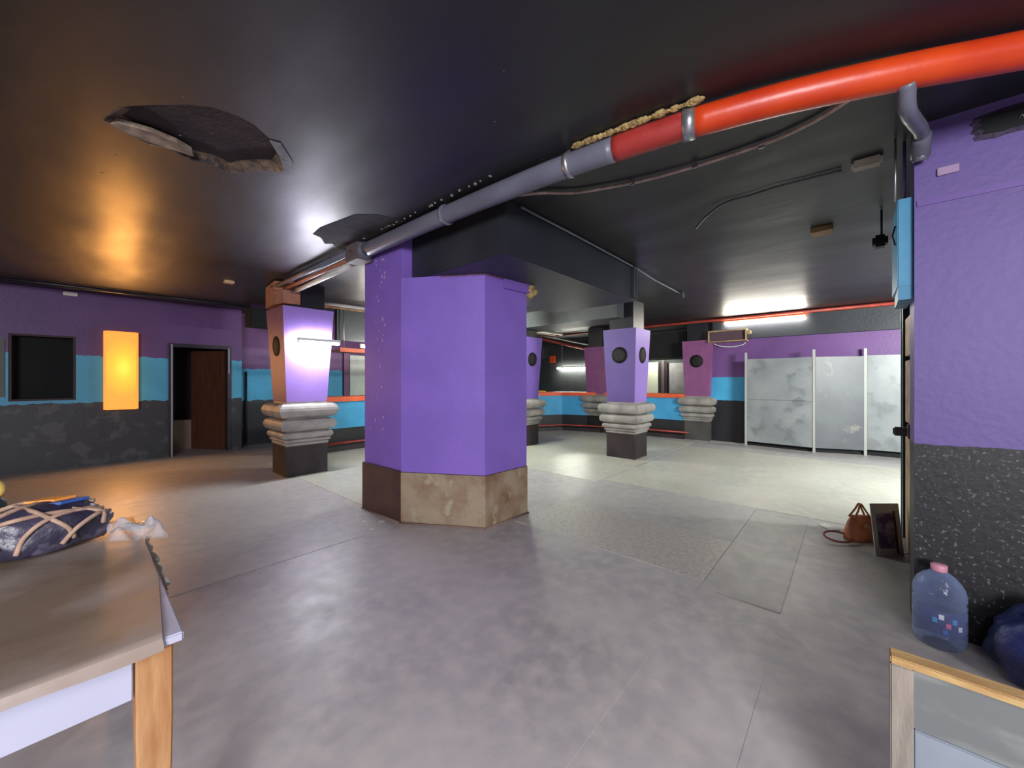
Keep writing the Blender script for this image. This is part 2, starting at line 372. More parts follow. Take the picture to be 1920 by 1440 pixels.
# lit orange light box
LB = thing('light_box', 'glowing orange light box hanging on the left wall by the dark window', 'lamp', (.53,YL-.07,.97))
def lamp_shade_mat():
    m = bpy.data.materials.new('lit_orange_shade'); m.use_nodes = True; nt = m.node_tree; bs = nt.nodes['Principled BSDF']
    g = nd(nt, 'ShaderNodeNewGeometry'); dd = nd(nt, 'ShaderNodeVectorMath', operation='SUBTRACT'); dd.inputs[1].default_value = (.56,YL-.13,1.68)
    nt.links.new(g.outputs['Position'], dd.inputs[0])
    sc = nd(nt, 'ShaderNodeVectorMath', operation='MULTIPLY'); sc.inputs[1].default_value = (3.4,1,1.9); nt.links.new(dd.outputs[0], sc.inputs[0])
    ln = nd(nt, 'ShaderNodeVectorMath', operation='LENGTH'); nt.links.new(sc.outputs[0], ln.inputs[0])
    cr = nd(nt, 'ShaderNodeValToRGB'); e = cr.color_ramp.elements
    e[0].position = 0; e[0].color = (1.0,.84,.08,1); e[1].position = 1.0; e[1].color = (1.0,.36,.045,1)
    k = cr.color_ramp.elements.new(.45); k.color = (1.0,.55,.04,1)
    nt.links.new(ln.outputs[1], cr.inputs[0]); nt.links.new(cr.outputs[0], bs.inputs['Emission Color'])
    bs.inputs['Emission Strength'].default_value = 1.15; bs.inputs['Base Color'].default_value = (.3,.1,.02,1)
    return m
LSH = lamp_shade_mat()
bb = BM(); box(bb, (.34,YL-.13,.97), (.72,YL-.03,2.30), .006); obj('shade', bb, LSH, LB)
bb = BM()
for lo, hi in (((.315,YL-.145,.95),(.345,YL-.0,2.31)), ((.715,YL-.145,.95),(.745,YL-.0,2.31)), ((.345,YL-.145,2.285),(.715,YL-.0,2.315)), ((.345,YL-.145,.945),(.715,YL-.0,.975))): box(bb, lo, hi, .002)
m = emit('lit_orange_frame', (255,158,60), .85); obj('frame', bb, m, LB)
l = bpy.data.lights.new('lightbox_bulb', 'AREA'); l.shape = 'RECTANGLE'; l.size = .36; l.size_y = 1.2; l.energy = 40; l.color = (1,.42,.10)
lo = bpy.data.objects.new('lightbox_bulb', l); C.objects.link(lo); lo.location = (.53,YL-.16,1.65); lo.rotation_euler = (math.radians(-90),0,0)

# ---------------------------------------------------------------- back wall, closing walls
XB = 10.25
b = BM(); box(b, (XB,-6.2,0), (XB+.15,3.12,CEIL)); struct('wall_back', b, M_wb)
b = BM(); box(b, (XB-.12,-3,2.42), (XB,2.5,2.86)); struct('trim_1', b, M_beam)
b = BM(); box(b, (11.8,3.12,0), (11.92,10.2,CEIL)); box(b, (XB+.15,3.0,0), (11.92,3.12,CEIL)); struct('wall_back.001', b, M_barback)
b = BM(); box(b, (3.27,-6.2,0), (3.5,-.28,CEIL)); PR = struct('wall_right', b, M_pier)
b = BM(); box(b, (-4.2,-6.2,0), (14,-6.1,CEIL)); struct('wall_right.001', b, M_dark)
b = BM(); box(b, (-4.2,-6.1,0), (-4.1,12,CEIL)); struct('wall_front', b, M_dark)
# right reveal: door frame behind the pier
DX = 5.15
b = BM(); box(b, (3.5,-.55,0), (4.28,-.42,CEIL)); struct('wall_right.002', b, M_black)
DF = thing('door_frame', 'narrow dark door frame with pine strips behind the right purple wall', 'door frame', (4.7,-.42,0))
bb = BM(); box(bb, (5.05,-.44,0), (5.15,-.36,CEIL-.01)); obj('far_jamb', bb, mat('jamb_dark', (52,46,60), .5, (34,30,40), 7), DF)
bb = BM(); box(bb, (4.50,-.50,0), (5.05,-.415,CEIL-.01)); obj('door_leaf', bb, M_black, DF)
for z0, z1 in ((.03,.99), (1.10,1.62), (1.66,1.98)):
    bb = BM(); box(bb, (4.36,-.41,z0), (4.74,-.352,z1), .003); obj('wood_strip', bb, M_tan, DF)
bb = BM(); box(bb, (4.32,-.45,0), (4.50,-.40,CEIL-.01)); obj('jamb', bb, mat('jamb_red', (92,56,62), .5, (60,44,52), 6), DF)
bb = BM(); box(bb, (4.35,-.40,.99), (4.46,-.34,1.10), .003); obj('hinge_plate', bb, mat('rust', (96,52,46), .6), DF)
bb = BM(); box(bb, (4.44,-.38,1.00), (4.50,-.26,1.07), .01); obj('lock_plate', bb, M_greyp, DF)
bb = BM(); box(bb, (5.16,-.40,0), (5.20,-.355,CEIL-.01)); obj('blue_edge', bb, mat('pale_blue_edge', (110,160,184), .5), DF)
# blue box high on the pier edge, rods above it
BBX = thing('blue_box', 'blue box fixed high on the edge of the right purple wall', 'box', (3.6,-.24,1.93))
bb = BM(); box(bb, (3.30,-.28,2.02), (3.72,-.212,2.55), .004); obj('body', bb, mat('blue_box_paint', (62,140,176), .5, (54,126,164), 6), BBX)
bb = BM(); prism(bb, [(3.30,-.28),(3.72,-.28),(3.72,-.225),(3.30,-.215)], 1.94, 2.02); obj('lower_flange', bb, mat('blue_box_low', (50,124,160), .5), BBX)
bb = BM(); tube(bb, [(3.4,-.208,2.42),(3.4,-.195,2.36),(3.4,-.208,2.30)], .005, 6); obj('cord', bb, M_black, BBX)
bb = BM(); tube(bb, [(3.34,-.205,2.55),(3.34,-.205,2.945)], .006, 8)
single('metal_rod', bb, M_steel, 'thin steel rod from ceiling to the blue box', 'rod')
bb = BM(); tube(bb, [(3.42,-.25,2.55),(3.42,-.25,2.945)], .008, 8)
single('metal_rod', bb, mat('violet_rod', (110,90,160), .4), 'violet painted rod beside the steel rod above the blue box', 'rod')
# details on the pier
VT = thing('vent_opening', 'rough dark vent opening high in the right purple wall', 'vent', (3.26,-.70,2.76))
vz = lambda y: 0
bb = BM(); box(bb, (3.262,-.92,2.775), (3.268,-.52,2.885)); obj('back', bb, M_blackd, VT)
bb = BM()
rim = []
for k in range(36):
    a = 2*math.pi*k/36; rim.append((-.71+.205*max(-1,min(1,1.25*math.cos(a)))*random.uniform(.94,1.08), 2.83+.068*max(-1,min(1,1.3*math.sin(a)))*random.uniform(.9,1.15)))
ri = [(-.71+(y+.71)*.86, 2.83+(z-2.83)*.72) for y, z in rim]
va = [bb.verts.new((3.268,y,z)) for y, z in rim]; vb = [bb.verts.new((3.255,y,z)) for y, z in ri]
for k in range(36): bb.faces.new((va[k], va[(k+1)%36], vb[(k+1)%36], vb[k]))
obj('chipped_rim', bb, mat('chipped', (74,62,88), .8, (50,44,60), 20, bump=.6), VT)
for k in range(7):
    bb = BM(); tube(bb, [(3.260,-.66-k*.03,2.82),(3.254,-.668-k*.03,2.838),(3.260,-.676-k*.03,2.82)], .003, 6); obj('coil', bb, M_steel, VT)
bb = BM(); box(bb, (3.255,-.453,2.62), (3.268,-.37,2.665), .003)
single('cover_plate', bb, mat('mauve_plate', (150,126,160), .5), 'small pale rectangular cover plate on the right purple wall', 'cover plate')
bb = BM(); box(bb, (3.264,-6,2.47), (3.27,-.29,2.505)); o = obj('painted_groove', bb, mat('deep_purple', (92,68,140), .5), PR)
# bent grey waste pipe at the ceiling
bb = BM(); tube(bb, spline([(2.50,-.19,2.81),(2.61,-.20,2.74),(2.8,-.24,2.76),(3.05,-.285,2.82),(3.18,-.30,2.81),(3.225,-.30,2.72)], 6), .033, 12)
tube(bb, [(3.13,-.295,2.825),(3.19,-.30,2.81),(3.228,-.30,2.74)], .042, 12)
ELB = bb

# ---------------------------------------------------------------- big ceiling pipe
BP = thing('ceiling_pipe', 'thick ceiling drain pipe, orange at the right and grey towards the middle', 'pipe', (2.3,1.5,2.78))
path = [(2.07,4.05,2.86),(2.085,2.48,2.86),(2.11,1.75,2.86),(2.14,1.35,2.86),(2.17,1.08,2.86)]
bb = BM(); tube(bb, spline(path, 6), .072, 20); obj('grey_section', bb, M_greyp, BP)
bb = BM(); tube(bb, spline([(2.17,1.08,2.86),(2.20,.86,2.86),(2.23,.66,2.86)], 6), .0725, 20); obj('faded_red_section', bb, M_redp, BP)
bb = BM(); tube(bb, spline([(2.23,.66,2.86),(2.34,.25,2.86),(2.50,-.17,2.86),(2.66,-.52,2.86),(3.0,-1.3,2.86),(3.26,-1.9,2.86)], 6), .073, 20); obj('orange_section', bb, M_orangep, BP)
for (p, q, m) in (((2.135,1.40,2.86),(2.138,1.365,2.86),M_steel), ((2.083,2.60,2.86),(2.084,2.57,2.86),M_greyp), ((2.225,.70,2.86),(2.24,.64,2.86),M_steel), ((2.06,4.12,2.86),(2.075,3.9,2.86),M_greyp)):
    bb = BM(); tube(bb, [p, q], .084 if m is not M_steel else .080, 20)
    if m is M_steel: box(bb, (p[0]-.012,p[1]-.03,CEIL-.03), (p[0]+.012,p[1],CEIL))
    obj('pipe_clamp' if m is M_steel else 'coupling', bb, m, BP)
bb = BM(); random.seed(3)                     # dried foam along the top edge
for k in range(60):
    y = 1.32-k*.0125; f = (1.75-y)/1.2; x = 2.05+.13*f**1.3; r = random.choice((.009,.012,.015,.02,.028))*random.uniform(.8,1.1)*(1 if .2<f<.95 else .7)
    m4 = Matrix.Translation((x, y, CEIL-.018)) @ Matrix.Diagonal((1.0,1.4,.8,1))
    bmesh.ops.create_icosphere(bb, subdivisions=1, radius=r, matrix=m4)
obj('foam_bead', bb, M_foam, BP)
obj('drain_elbow', ELB, M_greyp, BP)['label'] = 'bent grey waste pipe dropping from the orange pipe'
# peeling bits of mortar at the joint over the pillar
bb = BM()
for k in range(26):
    y = random.uniform(1.9,4.2); x = 2.0+random.uniform(-.01,.01)
    bmesh.ops.create_icosphere(bb, subdivisions=1, radius=random.uniform(.006,.015), matrix=Matrix.Translation((x,y,CEIL-.003)))
obj('mortar_crumbs', bb, mat('mortar', (120,110,112), .9), BP)['kind'] = 'stuff'
bb = BM(); box(bb, (1.98,3.95,2.76), (2.16,4.22,CEIL-.004), .01); obj('joint_box', bb, mat('joint', (86,80,90), .6, (110,92,90), 9), BP)
# two slim conduits running on to the left column
bb = BM(); tube(bb, [(2.13,4.22,2.80),(2.15,6.35,2.78)], .032, 12)
single('white_conduit', bb, M_white, 'slim white pipe running from the big pillar to the left speaker column', 'pipe')
bb = BM(); tube(bb, [(2.07,4.22,2.84),(2.06,6.6,2.82)], .026, 12)
single('copper_conduit', bb, mat('coppery', (150,96,74), .4), 'slim copper brown pipe beside the white pipe at the ceiling', 'pipe')
bb = BM(); tube(bb, [(2.0,4.22,2.87),(1.97,6.6,2.86)], .03, 12)
single('grey_conduit', bb, M_greyp, 'slim dull grey pipe above the copper brown pipe', 'pipe')

# ---------------------------------------------------------------- beams
b = BM(); box(b, (2.33,2.13,2.50), (4.9,3.45,CEIL), .006); struct('trim_2', b, M_beam)
b = BM(); box(b, (6.55,3.2,2.62), (7.3,6.6,CEIL), .006); struct('trim_3', b, mat('beam_grey', (86,88,90), .5, (66,70,74), 2))
b = BM(); box(b, (3.6,8.04,2.3), (8.2,8.14,CEIL)); struct('trim_4', b, M_beam)
bb = BM(); tube(bb, spline([(2.5,2.10,2.925),(3.6,2.10,2.925),(4.88,2.11,2.92),(5.6,2.15,2.92),(6.75,2.16,2.92)], 4), .011, 8)
CB = single('ceiling_cable', bb, M_greyp, 'thin dark conduit along the top of the black ceiling beam', 'cable')
bb = BM(); box(bb, (6.72,2.12,2.86), (6.85,2.22,CEIL-.002), .005); single('junction_box', bb, M_dark, 'small dark box with white rim where the beam conduit ends', 'junction box')
bb = BM(); box(bb, (4.74,2.09,2.52), (4.79,2.13,CEIL-.02), .003); box(bb, (4.83,2.10,2.52), (4.87,2.13,CEIL-.02), .003)
single('beam_bracket', bb, M_beam, 'pair of dark vertical straps at the far end of the black beam', 'bracket')

# ---------------------------------------------------------------- big purple pillar
PL = thing('pillar', 'big purple faceted pillar with bare plaster skirting in the middle of the room', 'pillar', (2.7,3.3,0))
foot = [(2.18,4.16),(2.20,3.45),(2.65,2.69),(3.27,2.67),(3.75,3.3),(3.5,4.1),(3.0,4.5),(2.4,4.5)]
def grow(p, k): return [(2.85+(x-2.85)*k, 3.45+(y-3.45)*k) for x, y in p]
bb = BM(); prism(bb, foot, .52, 2.50); obj('painted_body', bb, M_purple, PL)
bb = BM(); prism(bb, [(2.18,4.16),(2.20,3.45),(2.325,3.452),(2.6,3.6),(2.6,4.3)], 2.50, CEIL-.001); obj('painted_pilaster', bb, M_purple, PL)
bb = BM(); prism(bb, grow(foot, 1.012), 0, .515); obj('bare_skirting', bb, M_stain, PL)['label'] = 'bare stained plaster skirting'
bb = BM(); prism(bb, [(2.155,4.17),(2.172,3.44),(2.20,3.45),(2.20,4.17)], .0, .53); obj('brown_skirting', bb, M_brown, PL)['label'] = 'brown painted side of the skirting'
bb = BM()
for a, c_ in (((2.155,4.17),(2.172,3.44)), ((2.172,3.44),(2.64,2.67)), ((2.64,2.67),(3.28,2.65))):
    tube(bb, [(a[0],a[1],.006),(c_[0],c_[1],.006)], .012, 6)
obj('mortar_line', bb, mat('mortar_line', (120,98,90), .9), PL)
bb = BM(); prism(bb, [(2.33,3.46),(2.325,3.245),(2.645,2.682),(3.275,2.662),(3.76,3.3),(3.5,4.1)], 2.485, 2.499); obj('top_edge', bb, mat('raw_edge', (120,80,120), .7, (90,60,90), 20), PL)
bb = BM()
prism(bb, [(2.9,2.669),(3.27,2.668),(3.29,2.63),(2.9,2.655)], 2.40, 2.498); obj('cornice_strip', bb, mat('purple_strip', (116,86,170), .5), PL)
bb = BM(); random.seed(5)
for k in range(14): bmesh.ops.create_icosphere(bb, subdivisions=1, radius=random.uniform(.02,.04), matrix=Matrix.Translation((3.29+random.uniform(-.02,.06), 2.63+random.uniform(-.02,.03), 2.37+random.uniform(0,.11))))
obj('foam_lump', bb, M_foam, PL)
bb = BM()
for k in range(34):
    z = random.uniform(1.75,2.8) if k < 24 else random.uniform(.6,1.7); y = 3.86+random.gauss(0,.07)
    s = random.uniform(.006,.02)
    pts = [(y+s*math.cos(a)*.7, z+s*1.6*math.sin(a)*random.uniform(.5,1)) for a in (0,1.2,2.5,3.7,5)]
    x = 2.1885; fr = [bb.verts.new((x-.006,p[0],p[1])) for p in pts]; bk = [bb.verts.new((x+.01,p[0],p[1])) for p in pts]
    bb.faces.new(fr); 
    for i in range(5): bb.faces.new((fr[i],fr[(i+1)%5],bk[(i+1)%5],bk[i]))
obj('plaster_chip', bb, mat('chip', (160,136,166), .8), PL)['kind'] = 'stuff'

# ---------------------------------------------------------------- speaker columns
def column(cx, cy, s, zsh, ztop, label, shaft, spk, rz=0, base=M_base, left=None, neckm=M_black, mould=M_mould, zb=.46, topw=.64, group='tapered columns with moulded collars'):
    t = thing('speaker_column', label, 'column', (cx,cy,0), rz, group)
    h = s/2
    bb = BM(); sq(bb, [(h,0),(h,zb+.02)]); obj('base', bb, base, t, True)
    k = (zsh-zb)/.585
    tiers = [(.0,.045,h+.012),(.05,.09,h+.035),(.095,.185,h+.065),(.20,.355,h+.105),(.375,.56,h+.125)]
    for z0, z1, w in tiers:
        z0 = zb+z0*k; z1 = zb+z1*k; hh = (z1-z0)/2; prof = []
        for i in range(9):
            a = -math.pi/2 + math.pi*i/8; prof.append((w-hh*.8+hh*.8*math.cos(a), (z0+z1)/2+hh*math.sin(a)))
        bb = BM(); sq(bb, prof, smooth=True)
        o = obj('moulding', bb, mould, t, True)
        for e in o.data.polygons: e.use_smooth = False
    bb = BM(); sq(bb, [(h*.97,zb+.02),(h*.97,zsh)]); obj('core', bb, mould, t, True)
    hb, ht = h*.98, topw/2
    bb = BM(); v = []
    sq(bb, [(hb,zsh),(ht,ztop)]); o = obj('shaft', bb, [shaft, left or shaft], t, True)
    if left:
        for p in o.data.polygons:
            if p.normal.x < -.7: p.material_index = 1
    slope = math.atan2(ht-hb, ztop-zsh)
    for side, zz in spk:
        f = (zz-zsh)/(ztop-zsh); d = hb+(ht-hb)*f
        M = Matrix.Rotation({'-x':math.pi, '-y':-math.pi/2, '+x':0}[side],4,'Z') @ Matrix.Translation((d,0,zz)) @ Matrix.Rotation(math.pi/2+slope,4,'Y')
        R = .155
        bb = BM(); lathe(bb, [(R,-.012),(R,.006),(R*.92,.008),(R*.90,-.0)], 28); bmesh.ops.transform(bb, matrix=M, verts=bb.verts); sp = obj('speaker', bb, M_cone, t, True)
        bb = BM(); lathe(bb, [(R*.9,.001),(R*.6,.010),(R*.3,.013),(.001,.014)], 28); bmesh.ops.transform(bb, matrix=M, verts=bb.verts); obj('grille', bb, M_grille, sp, True)
    bb = BM(); sq(bb, [(ht*.72,ztop),(ht*.72,CEIL-.001)]); obj('neck', bb, neckm, t, True)
    return t
COLL = column(2.37, 6.60, .60, 1.13, 2.56, 'tapered speaker column at the left with a tube light across its lilac face', M_purple_l, [('-x',1.98)], left=M_purple_p, topw=.74, mould=M_mould)  # side face: tint of the orange light put into its colour
column(7.04, 3.25, .56, 1.05, 2.42, 'free standing purple speaker column right of the big pillar with two speaker openings', M_purple_l, [('-x',1.93),('-y',1.93)], left=mat('shaded_purple_paint', (104,84,152), .5, (96,78,140), 2, bump=.12, bscale=30), topw=.66)  # left face: same column, its shade put into a darker purple
column(6.75, 5.66, .55, 1.05, 2.42, 'purple speaker column half hidden behind the right edge of the big pillar', M_purple, [('-x',1.93),('-y',1.93)], topw=.68)
column(10.35, 2.84, .57, 1.07, 2.43, 'pinkish purple speaker column against the back wall left of the metal screen', M_pink, [('-x',1.93)], base=mat('col_base_grey', (74,72,68), .6, (60,58,58)), topw=.66)
column(9.98, 5.45, .52, 1.07, 2.40, 'far plum speaker column behind the free standing column by the bar', M_pink, [], base=M_black, topw=.62)
# peach broken plaster on top of the left column, and black box beside it
bb = BM(); random.seed(9)
prism(bb, [(2.02,6.28),(2.25,6.26),(2.3,6.5),(2.25,6.95),(2.0,7.0),(1.96,6.6)], 2.60, 2.80)
prism(bb, [(1.94,6.40),(2.2,6.22),(2.3,6.5),(2.0,7.0)], 2.80, 2.93)
obj('plaster_cap', bb, M_peach, COLL)['label'] = 'broken peach plaster cap'
bb = BM(); box(bb, (2.2,8.6,2.50), (2.62,8.95,2.86), .01)
single('wall_speaker', bb, M_blackd, 'black loudspeaker hanging below the ceiling left of the left column', 'speaker')
bb = BM(); box(bb, (7.12,5.30,1.98), (7.3,5.42,2.22), .01); single('small_speaker', bb, M_blackd, 'small black loudspeaker fixed beside the half hidden column', 'speaker')

# ---------------------------------------------------------------- tube lights
def tube_light(p, q, label, m, up=.05, mm=M_white, drop=None, r=.022, wall=None):
    p, q = Vector(p), Vector(q); c = (p+q)/2; L = (q-p).length; rz = math.atan2(q.y-p.y, q.x-p.x)
    t = thing('tube_light', label, 'lamp', c, rz, 'fluorescent tubes')
    bb = BM(); tube(bb, [(-L/2,0,0),(L/2,0,0)], r, 12); obj('tube', bb, m, t, True)
    bb = BM(); box(bb, (-L/2-.03,-.022,up-.012), (L/2+.03,.022,up+.028), .003); obj('housing', bb, mm, t, True)
    for s in (-1, 1):
        bb = BM(); box(bb, (s*(L/2+.015)-.014,-.014,-.018), (s*(L/2+.015)+.014,.014,up), .002); obj('end_cap', bb, mm, t, True)
    if drop:
        for s in (-1, 1):
            bb = BM(); tube(bb, [(s*L*.36,0,up),(s*L*.36,0,drop)], .006, 6); obj('hanger', bb, mm, t, True)
    if wall:
        for s in (-1, 1):
            bb = BM(); box(bb, (s*L*.3-.01,.0,up), (s*L*.3+.01,wall,up+.02), .002); obj('bracket', bb, mm, t, True)
    return t
tube_light((10.06,.72,2.79), (10.06,2.22,2.81), 'long lit tube light on the back wall above the metal screen', M_tube, .04, M_orange)
tube_light((11.68,6.58,1.90), (11.68,8.08,1.90), 'lit tube light hanging on the dark wall behind the bar', M_tube, .04, M_white, .9)
tube_light((2.19,6.12,2.03), (2.76,6.12,2.03), 'lit tube light across the lilac face of the left column', M_tube2, .035, r=.018, wall=.15)
tube_light((4.0,7.78,2.17), (5.5,7.78,2.17), 'lit tube light on the bar canopy left of the big pillar', M_tube, .035)

tube_light((4.75,5.6,2.45), (5.85,5.05,2.45), 'unseen tube light added behind the big purple pillar to brighten the far room', M_tube_h, .04, M_white, .499)  # added fill tube, out of view, brightens left wall and far floor
# ---------------------------------------------------------------- bar
BR = thing('bar_counter', 'long curved bar with orange top and blue front along the far side', 'bar', (8.7,6.75,0))
line = [(2.9,8.0),(6.5,8.0),(8.7,6.85),(9.5,6.4),(9.75,5.6),(10.05,4.3),(10.08,3.12)]
def strip(pts, off, th, z0, z1):
    bb = BM(); P = [Vector(p) for p in pts]; N = []
    for i, p in enumerate(P):
        d = (P[min(i+1,len(P)-1)]-P[max(i-1,0)]).normalized(); N.append(Vector((d.y,-d.x)))   # faces the room
    # normals must point towards the room's middle
    N = [n if n.dot(Vector((5,3))-p) > 0 else -n for n, p in zip(N, P)]
    a = [p+n*off for p, n in zip(P, N)]; c_ = [p+n*(off-th) for p, n in zip(P, N)]
    for i in range(len(P)-1):
        q = [a[i], a[i+1], c_[i+1], c_[i]]
        lo_ = [bb.verts.new((v.x,v.y,z0)) for v in q]; hi_ = [bb.verts.new((v.x,v.y,z1)) for v in q]
        bb.faces.new(lo_[::-1]); bb.faces.new(hi_)
        for k in range(4): bb.faces.new((lo_[k],lo_[(k+1)%4],hi_[(k+1)%4],hi_[k]))
    return bb
obj('kick_panel', strip(line, 0, .08, 0, .46), M_black, BR)
obj('front_panel', strip(line, .012, .08, .46, 1.02), M_blue, BR)
obj('countertop', strip(line, .07, .5, 1.02, 1.12), M_orange, BR)
obj('foot_step', strip(line, .10, .10, 0, .10), M_base, BR)
rail = [(p[0]-.10 if p[0] > 9 else p[0]-.03, p[1]-.12, .17) for p in line]
bb = BM(); tube(bb, rail, .022, 8); obj('foot_rail', bb, M_terra, BR)
bb = BM(); random.seed(2)
pts = [(7.4+.09*i, 7.42-.048*i+.02*math.sin(i*2.1), 1.14+.012*math.sin(i*1.7)) for i in range(18)]
tube(bb, spline(pts,3), .022, 8)
single('yellow_rope', bb, mat('yellow_tape', (232,180,60), .6, (206,150,40), 10), 'bundled yellow strip lying along the far bar top', 'strip')
CN = thing('bar_canopy', 'orange edged shelf hanging above the bar left of the big pillar', 'canopy', (5.8,8.0,2.05))
bb = BM(); box(bb, (3.5,7.7,2.05), (8.1,8.2,2.09)); obj('shelf', bb, mat('canopy_under', (150,110,130), .5), CN)
for hx in (3.7, 5.8, 7.9):
    bb = BM(); tube(bb, [(hx,7.95,2.09),(hx,7.95,CEIL)], .012, 8); obj('hanger', bb, M_steel, CN)
bb = BM(); box(bb, (3.5,7.67,2.035), (8.1,7.70,2.115)); obj('edge_strip', bb, M_orange, CN)
# back bar: white boards, doorway, orange boxes
bb = BM(); box(bb, (4.9,10.15,1.0), (6.6,10.198,2.14), .004); o = single('white_board', bb, mat('white_board', (206,212,200), .5, (180,186,184), 2.5), 'large white board on the wall behind the bar left of the big pillar', 'board')
bb = BM(); box(bb, (4.72,10.12,1.0), (4.86,10.198,2.2), .004); single('plum_post', bb, M_purple_p, 'plum painted post beside the white board behind the bar', 'post')
bb = BM(); box(bb, (11.74,4.42,.9), (11.798,5.1,2.02), .004); single('white_board', bb, mat('cream_board', (222,224,200), .5), 'bright cream board behind the bar right of the free standing column', 'board')
bb = BM(); box(bb, (11.74,3.3,.9), (11.798,4.08,1.98), .004); single('grey_board', bb, mat('grey_board', (170,166,166), .5, (140,138,140), 3), 'grey board behind the bar beside the pinkish purple column', 'board')
bb = BM(); box(bb, (11.72,4.13,0), (11.8,4.38,2.0), .004); DB = struct('door_2', bb, mat('dark_plum_door', (50,24,38), .6))
bb = BM(); box(bb, (11.70,4.21,.8), (11.72,4.30,2.1), .004); obj('mullion', bb, mat('grey_mullion', (92,88,86), .6), DB)
b = BM(); box(b, (10.3,3.15,2.05), (11.2,5.2,2.72)); struct('trim_5', b, M_blackd)
for (y, lab) in ((6.66,'orange box on the dark wall right of the hanging tube light behind the bar'), (8.35,'orange box on the dark wall left of the hanging tube light behind the bar')):
    bb = BM(); box(bb, (11.72,y-.11,2.12), (11.798,y+.11,2.38), .006); single('orange_box', bb, mat('orange_box', (236,92,44), .5), lab, 'box', 'orange boxes behind the bar')
bb = BM(); box(bb, (10.2,4.6,2.6), (10.26,4.75,2.66), .01); single('ceiling_spot', bb, mat('cream_spot', (180,176,140), .5), 'small cream ceiling fitting by the black duct above the bar', 'lamp')
# red pipes under the ceiling
bb = BM(); tube(bb, [(10.13,-2.7,2.90),(10.13,7.6,2.90)], .035, 10)
single('red_pipe', bb, M_terra, 'long terracotta red pipe along the back wall under the ceiling', 'pipe')
bb = BM(); tube(bb, [(10.0,7.7,2.84),(11.6,6.35,2.42)], .04, 10)
single('red_pipe', bb, M_terra, 'terracotta red pipe sloping down behind the far bar', 'pipe')
bb = BM(); tube(bb, [(9.85,7.45,2.90),(11.45,6.05,2.52)], .02, 8)
single('pale_pipe', bb, M_white, 'thin pale pipe above the sloping red pipe behind the bar', 'pipe')
for y, m, lab in ((7.2, M_white, 'white ceiling pipe seen just right of the left column, nearest one'), (7.45, M_tan, 'tan ceiling pipe behind the white one right of the left column')):
    bb = BM(); tube(bb, [(2.9,y,2.86),(9.8,y-.6,2.86)], .03, 8); single('ceiling_conduit', bb, m, lab, 'pipe')

# ---------------------------------------------------------------- metal screen
SN = thing('metal_screen', 'folding screen of grey metal sheets between thin posts at the back wall', 'screen', (9.95,.5,0))
P = [(9.95,1.77),(9.83,.56),(10.12,-.21),(10.18,-1.15)]
for i, (x, y) in enumerate(P):
    bb = BM(); box(bb, (x-.022,y-.022,0), (x+.022,y+.022,2.08), .003); obj('post', bb, M_alu, SN)
def panel(a, c_, z0, z1, m, lab=None, x=0):
    d = Vector((c_[0]-a[0], c_[1]-a[1])); L = d.length; bb = BM(); box(bb, (.024,-.012,z0), (L-.024,.012,z1), .002)
    bmesh.ops.transform(bb, matrix=Matrix.Translation((a[0]+x,a[1],0)) @ Matrix.Rotation(math.atan2(d.y,d.x),4,'Z'), verts=bb.verts)
    o = obj('panel', bb, m, SN)
    if lab: o['label'] = lab
panel(P[0], P[1], .10, 1.035, M_galv); panel(P[0], P[1], 1.04, 1.93, M_galv)
panel(P[1], P[2], .10, 1.93, M_galv_shaded, 'angled grey sheet in the middle with its shade in the colour'); panel(P[2], P[3], .12, 1.94, M_galv)
for a, c_ in ((P[0],P[1]),(P[1],P[2]),(P[2],P[3])):
    d = Vector((c_[0]-a[0], c_[1]-a[1])); bb = BM(); box(bb, (.024,.02,.01), (d.length-.024,.03,.12))
    bmesh.ops.transform(bb, matrix=Matrix.Translation((a[0]+.05,a[1],0)) @ Matrix.Rotation(math.atan2(d.y,d.x),4,'Z'), verts=bb.verts); obj('dark_gap_strip', bb, M_blackd, SN)  # black strip put in for the dark gap under the sheets
# air conditioner frame on the wall
AC = thing('air_conditioner', 'yellowed air conditioner casing on the back wall above the pinkish column', 'air conditioner', (10.05,2.15,2.36))
m = mat('yellowed', (176,150,112), .6, (150,124,96), 8)
for lo, hi in (((9.96,1.76,2.60),(10.24,2.56,2.63)), ((9.96,1.76,2.36),(10.24,2.56,2.38)), ((9.96,1.76,2.38),(10.0,1.79,2.60)), ((9.96,2.53,2.38),(10.0,2.56,2.60))):
    bb = BM(); box(bb, lo, hi, .003); obj('frame', bb, m, AC)
bb = BM(); box(bb, (10.02,1.79,2.38), (10.22,2.53,2.60)); obj('core', bb, mat('ac_core', (84,60,76), .6), AC)
for k in range(5):
    bb = BM(); box(bb, (10.0,1.8,2.40+k*.04), (10.02,2.52,2.408+k*.04)); obj('louvre', bb, mat('louvre', (100,80,80), .6) if k == 0 else bpy.data.materials['louvre'], AC)
bb = BM(); box(bb, (9.97,1.68,2.50), (10.05,1.76,2.58), .01); obj('pipe_end', bb, m, AC)
bb = BM(); tube(bb, spline([(10.2,2.5,2.35),(10.2,2.35,2.28),(10.2,2.1,2.25),(10.2,1.9,2.28),(10.2,1.82,2.33)],5), .012, 6)
single('hanging_cable', bb, M_white, 'pale cable sagging below the air conditioner', 'cable')

